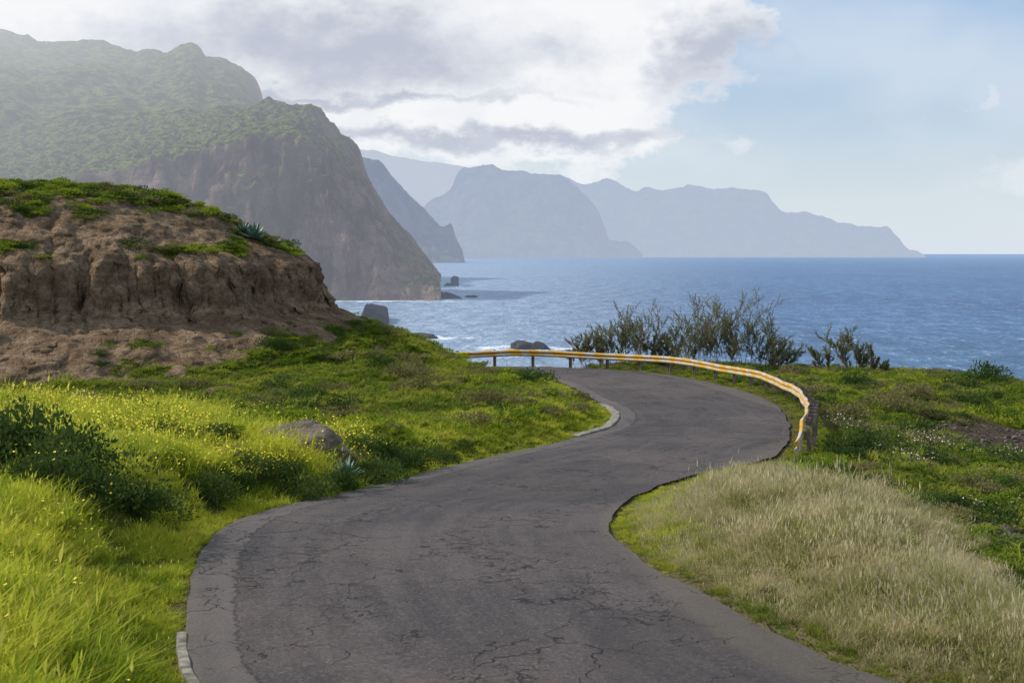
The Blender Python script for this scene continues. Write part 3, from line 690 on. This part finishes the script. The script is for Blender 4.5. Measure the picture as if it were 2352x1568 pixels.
# dark shrubs
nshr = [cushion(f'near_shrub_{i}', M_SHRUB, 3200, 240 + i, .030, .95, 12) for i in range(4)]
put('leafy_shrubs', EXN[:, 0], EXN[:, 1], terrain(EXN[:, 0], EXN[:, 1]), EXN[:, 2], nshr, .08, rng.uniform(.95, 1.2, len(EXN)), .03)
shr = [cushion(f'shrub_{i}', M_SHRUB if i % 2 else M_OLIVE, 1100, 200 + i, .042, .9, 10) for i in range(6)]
x, y, z, dr, left, db, soil, grav, dry, edge = cand(6200, -26, 32, 18, 80)
pn = fbm(x * .3, y * .3, 61., o=3)
k = (dr > .9) & (soil < .6) & (dry < .5) & (grav < .6) & ((y > 25) | ~left) & (rng.random(len(x)) < .16 + .9 * pn + .30 * (x > 7))
s = rng.uniform(.35, 1.3, len(x))
xx = np.r_[x[k], EX[:, 0]]; yy = np.r_[y[k], EX[:, 1]]; s2 = np.r_[s[k], EX[:, 2]]
put('shrubs', xx, yy, terrain(xx, yy), s2, shr, .08, np.r_[rng.uniform(.6, 1.0, k.sum()), rng.uniform(.9, 1.25, len(EX))], .05)
# bluff vegetation
x, y, z, dr, left, db, soil, grav, dry, edge = cand(34000, -30, -5, 44, 72)
pn = fbm(x * .6, y * .6, 71., o=3)
k = (((db < -.8) & (soil < .5) & (rng.random(len(x)) < .18)) | ((db > 1.2) & (soil < .5) & (db < 8) & (rng.random(len(x)) < .08)) | ((soil > .5) & (np.abs(db - .3) > .9) & (pn > .22) & (rng.random(len(x)) < .06)))
s = rng.uniform(.35, 1.3, len(x)) * np.where(db > 1, .6, 1)
put('bluff_vegetation', x[k], y[k], z[k], s[k], [cushion(f'bluff_plant_{i}', (M_COVER, M_COVER, M_OLIVE, M_SHRUB)[i], 500, 300 + i, .06, .6) for i in range(4)], .1, rng.uniform(.5, 1.0, k.sum()), .04)
# flowers
def flower(name, mat, seed, n=9):
    r = random.Random(seed); V = []; F = []
    for _ in range(n):
        px, py, pz = r.uniform(-.3, .3), r.uniform(-.3, .3), r.uniform(.26, .54)
        c = len(V); V.append((px, py, pz - .006)); q = .021; ax = r.uniform(-.6, .6); ay = r.uniform(-.9, .2)
        a0 = r.uniform(0, 1)
        for j in range(8):
            rr = q if j % 2 == 0 else q * .55; a = a0 + j * math.pi / 4; lx, ly = rr * math.cos(a), rr * math.sin(a)
            V.append((px + lx, py + ly, pz - ax * lx - ay * ly))
        F += [[c, c + 1 + j, c + 1 + (j + 1) % 8] for j in range(8)]
    return add_mesh(name, V, F, mat, False, link=False)
x, y, z, dr, left, db, soil, grav, dry, edge = cand(4800, -12, -2.5, 10, 31.5)
pn = fbm(x * .6, y * .6, 81., o=3)
k = left & (dr > .9) & (rng.random(len(x)) < np.where(y > 23.0, np.clip(.52 + 1.6 * pn, 0, 1), np.where(y < 15, .12, .06)))
put('yellow_wildflowers', x[k], y[k], z[k], rng.uniform(.8, 1.2, k.sum()), [flower(f'flower_{i}', M_FLOWER, i, 10) for i in range(4)], .1)
x, y, z, dr, left, db, soil, grav, dry, edge = cand(1200, 9, 16, 26, 42)
k = (rng.random(len(x)) < .35) & (fbm(x * .5, y * .5, 2.) > .0)
put('white_wildflowers', x[k], y[k], z[k], rng.uniform(.6, 1.0, k.sum()), [flower(f'wflower_{i}', M_WHITE, i + 5, 8) for i in range(2)], .1)
# stones
stones = [rock_mesh(f'stone_{i}', (1, .8, .6), M_ROCK, 40 + i, 2, .4, False) for i in range(4)]
x, y, z, dr, left, db, soil, grav, dry, edge = cand(28000, -26, 26, 16, 72)
k = (dr > .3) & (((grav > .4) & (rng.random(len(x)) < .9)) | ((soil > .5) & (db > .9) & (rng.random(len(x)) < .12)) | (rng.random(len(x)) < .002))
s = rng.uniform(.02, .06, len(x)) * np.where(grav > .4, 1.7, 1) * (1 + 1.4 * (rng.random(len(x)) > .94))
put('stones', x[k], y[k], z[k], s[k], stones, .4)

# ------------------------------------------------------------------ agave
def agave(name, loc, size, seed):
    r = random.Random(seed); V = []; F = []
    for i in range(26):
        az = i * 2.4 + r.uniform(-.2, .2); el = math.radians(18 + 60 * (i / 26.) + r.uniform(-5, 5)); L = size * r.uniform(.8, 1.1)
        d = Vector((math.cos(az) * math.cos(el), math.sin(az) * math.cos(el), math.sin(el))); s = Vector((-math.sin(az), math.cos(az), 0)); up = d.cross(s) * -1
        b = len(V)
        for t, w in ((0, .05), (.3, .085), (.6, .07), (.85, .035), (1, .003)):
            c = d * L * t + Vector((0, 0, -.08 * L * t * t)); ww = w * size * 1.2
            V += [tuple(c - s * ww + up * ww * .4), tuple(c), tuple(c + s * ww + up * ww * .4)]
        for k in range(4):
            for q in range(2): F.append([b + k * 3 + q, b + k * 3 + q + 1, b + k * 3 + q + 4, b + k * 3 + q + 3])
    o = add_mesh(name, V, F, M_AGAVE, True); o.location = loc
agave('agave_plant', (-3.15, 26.9, gz(-3.15, 26.9) + .22), .42, 1)
agave('agave_plant', (-10.6, 58.6, gz(-10.6, 58.6) + .12), .75, 2)
agave('agave_plant', (-11.1, 58.9, gz(-11.1, 58.9) + .12), .5, 3)

# ------------------------------------------------------------------ coastal bushes
def bush(name, cx, cy, width, height, stems, seed, peak=0.5, z0=None):
    r = random.Random(seed); V = []; F = []; LV = []; LF = []; LH = []
    def tube(p, q, r0, r1):
        d = (q - p).normalized(); a = d.orthogonal().normalized(); c = d.cross(a); b = len(V)
        for pt, rr in ((p, r0), (q, r1)):
            for k in range(3):
                an = k * math.pi * 2 / 3; V.append(tuple(pt + (a * math.cos(an) + c * math.sin(an)) * rr))
        for k in range(3): F.append([b + k, b + (k + 1) % 3, b + 3 + (k + 1) % 3, b + 3 + k])
    def leaves(p, q, n):
        d = (q - p).normalized()
        for _ in range(n):
            c = p.lerp(q, r.random()); t = (d + Vector((r.gauss(0, .45), r.gauss(0, .45), r.gauss(0, .45)))).normalized()
            s = t.orthogonal(); s.rotate(Matrix.Rotation(r.uniform(0, 6.28), 3, t)); L = r.uniform(.05, .10); w = r.uniform(.006, .012); b = len(LV)
            LV.extend([tuple(c - s * w), tuple(c + s * w), tuple(c + t * L + s * w * .5), tuple(c + t * L - s * w * .5)]); LF.append([b, b + 1, b + 2, b + 3]); LH.extend([.5 + .5 * r.random()] * 4)
    def grow(p, d, L, rad, lvl):
        n = 5
        for i in range(n):
            d = (d + Vector((r.gauss(0, .15), r.gauss(0, .15), r.gauss(0, .08) + .04))).normalized()
            q = p + d * L / n; tube(p, q, rad * (1 - i / n * .5), rad * (1 - (i + 1) / n * .5))
            if lvl < 2 and i >= 1:
                for _ in range(2):
                    sd = (d + Vector((r.gauss(0, .5), r.gauss(0, .5), r.gauss(0, .3) + .15))).normalized(); grow(q, sd, L * r.uniform(.28, .5), rad * .5, lvl + 1)
            if lvl >= 1: leaves(p, q, 2 if lvl == 1 else 4)
            p = q
    zb = z0 if z0 is not None else gz(cx, cy)
    for i in range(stems):
        f = -1 + 2 * (i + r.random()) / stems; hx = height * (1 - .5 * abs(f - (peak * 2 - 1)) ** 1.2) * r.uniform(.5, 1.05)
        base = Vector((f * width * .36, r.uniform(-.6, .6), -.1)); d = Vector((f * .5 + r.gauss(0, .2), r.gauss(0, .2), 1)).normalized()
        grow(base, d, max(.5, hx * .82), .018, 0)
    e = bpy.data.objects.new(name, None); scene.collection.objects.link(e); e.location = (cx, cy, zb)
    add_mesh('branches', V, F, M_BARK, False, parent=e); lo = add_mesh('foliage', LV, LF, M_TAMA, False, parent=e); fattr(lo, 'h', LH)
bush('coastal_bush', 5.8, 74.0, 6.6, 3.1, 34, 1, .55, -2.0)
bush('coastal_bush', 11.0, 71.0, 6.4, 4.2, 34, 2, .42, -2.0)
bush('coastal_bush', 17.6, 73.0, 4.6, 2.4, 20, 3, .3, -2.1)

# ------------------------------------------------------------------ sky, sun
sun_dir = Vector((-.78, .16, .62)).normalized()
elev = math.asin(sun_dir.z); az = math.atan2(sun_dir.x, sun_dir.y)
w = bpy.data.worlds.new('World'); scene.world = w; w.use_nodes = True; nt = w.node_tree; nt.nodes.clear()
out = nt.nodes.new('ShaderNodeOutputWorld')
sky = nt.nodes.new('ShaderNodeTexSky'); sky.sky_type = 'NISHITA'; sky.sun_disc = False; sky.sun_elevation = elev; sky.sun_rotation = az % (2 * math.pi)
sky.air_density = 1.0; sky.dust_density = .6; sky.ozone_density = 2.0
tc = nt.nodes.new('ShaderNodeTexCoord'); sp = nd(nt, 'ShaderNodeSeparateXYZ', {0: tc.outputs['Generated']})
A0 = m(nt, 'ARCTAN2', sp.outputs[0], sp.outputs[1])
hyp = m(nt, 'SQRT', m(nt, 'ADD', m(nt, 'MULTIPLY', sp.outputs[0], sp.outputs[0]), m(nt, 'MULTIPLY', sp.outputs[1], sp.outputs[1])))
B0 = m(nt, 'DIVIDE', sp.outputs[2], m(nt, 'MAXIMUM', hyp, .05))
vec = nd(nt, 'ShaderNodeCombineXYZ', {0: A0, 1: m(nt, 'MULTIPLY', B0, 1.6), 2: 0.0}).outputs[0]
wn = nd(nt, 'ShaderNodeTexNoise', {'Vector': vec, 'Scale': 11.0, 'Detail': 6.0, 'Roughness': .60}, noise_dimensions='2D')
wc = nd(nt, 'ShaderNodeSeparateColor', {'Color': wn.outputs['Color']})
A = m(nt, 'ADD', A0, m(nt, 'MULTIPLY', m(nt, 'SUBTRACT', wc.outputs[0], .5), .15))
B = m(nt, 'ADD', B0, m(nt, 'MULTIPLY', m(nt, 'SUBTRACT', wc.outputs[1], .5), .07))
n2 = noise(nt, vec, 24, 6, .60, 0, '2D'); n0 = noise(nt, vec, 3.5, 4, .5, 0, '2D'); n1 = wn.outputs['Fac']
blob = ellipses(nt, A, B, [(-.24, .16, .32, .11), (-.06, .135, .19, .09), (.03, .20, .15, .06), (.09, .155, .080, .065), (.04, .10, .085, .045), (-.01, .080, .14, .020)])
small = ellipses(nt, A, B, [(.338, .110, .018, .013), (.16, .070, .040, .012), (.35, .058, .07, .020)])
den = m(nt, 'ADD', blob, m(nt, 'MULTIPLY', m(nt, 'SUBTRACT', n2, .5), .9))
cov = ramp(nt, den, -.12, .30)
cov2 = m(nt, 'MULTIPLY', ramp(nt, m(nt, 'ADD', small, m(nt, 'MULTIPLY', m(nt, 'SUBTRACT', n2, .5), 1.6)), -.1, .9), .5)
wisp = m(nt, 'MULTIPLY', ramp(nt, n0, .40, .66), .35)
high = m(nt, 'MULTIPLY', ramp(nt, B0, .2, .5), ramp(nt, n0, .45, .6))
cov = m(nt, 'MAXIMUM', m(nt, 'MAXIMUM', cov, cov2), m(nt, 'MAXIMUM', wisp, m(nt, 'MULTIPLY', high, .8)))
dark = ellipses(nt, A, B, [(-.12, .142, .14, .028), (-.03, .080, .15, .008), (.13, .142, .035, .025), (-.12, .112, .12, .006)], .12)
dk = ramp(nt, m(nt, 'ADD', dark, m(nt, 'MULTIPLY', m(nt, 'SUBTRACT', n2, .5), 1.1)), -.6, .8)
ccol = mix(nt, dk, (9.3, 9.4, 9.6), (5.2, 5.6, 6.6))
ccol = mix(nt, ramp(nt, n1, .42, .62, 0, .30), ccol, (7.4, 7.7, 8.4))
air = mix(nt, .62, sky.outputs[0], mix(nt, ramp(nt, B0, 0, .2), (7.1, 8.0, 9.0), (4.3, 6.3, 9.2)))
col = mix(nt, cov, air, ccol)
hz = ramp(nt, B0, .10, .0, 0, .70)
col = mix(nt, hz, col, (7.3, 8.1, 8.9))
bg = nd(nt, 'ShaderNodeBackground', {'Color': col, 'Strength': .1})
nt.links.new(bg.outputs[0], out.inputs[0])

sl = bpy.data.lights.new('sun', 'SUN'); sl.energy = 4.3; sl.angle = math.radians(1.5); sl.color = (1, .94, .84)
so = bpy.data.objects.new('sun', sl); scene.collection.objects.link(so)
so.rotation_euler = (-sun_dir).to_track_quat('-Z', 'Y').to_euler()

# ------------------------------------------------------------------ camera
cam = bpy.data.cameras.new('camera'); co = bpy.data.objects.new('camera', cam); scene.collection.objects.link(co)
co.location = (0, 0, 4); co.rotation_euler = (math.radians(90), 0, 0)
cam.lens = 50; cam.sensor_width = 36; cam.shift_y = -(784 - 583) / 2352.
cam.clip_start = .1; cam.clip_end = 400000
cam.dof.use_dof = True; cam.dof.focus_distance = 42; cam.dof.aperture_fstop = 5.6
scene.camera = co
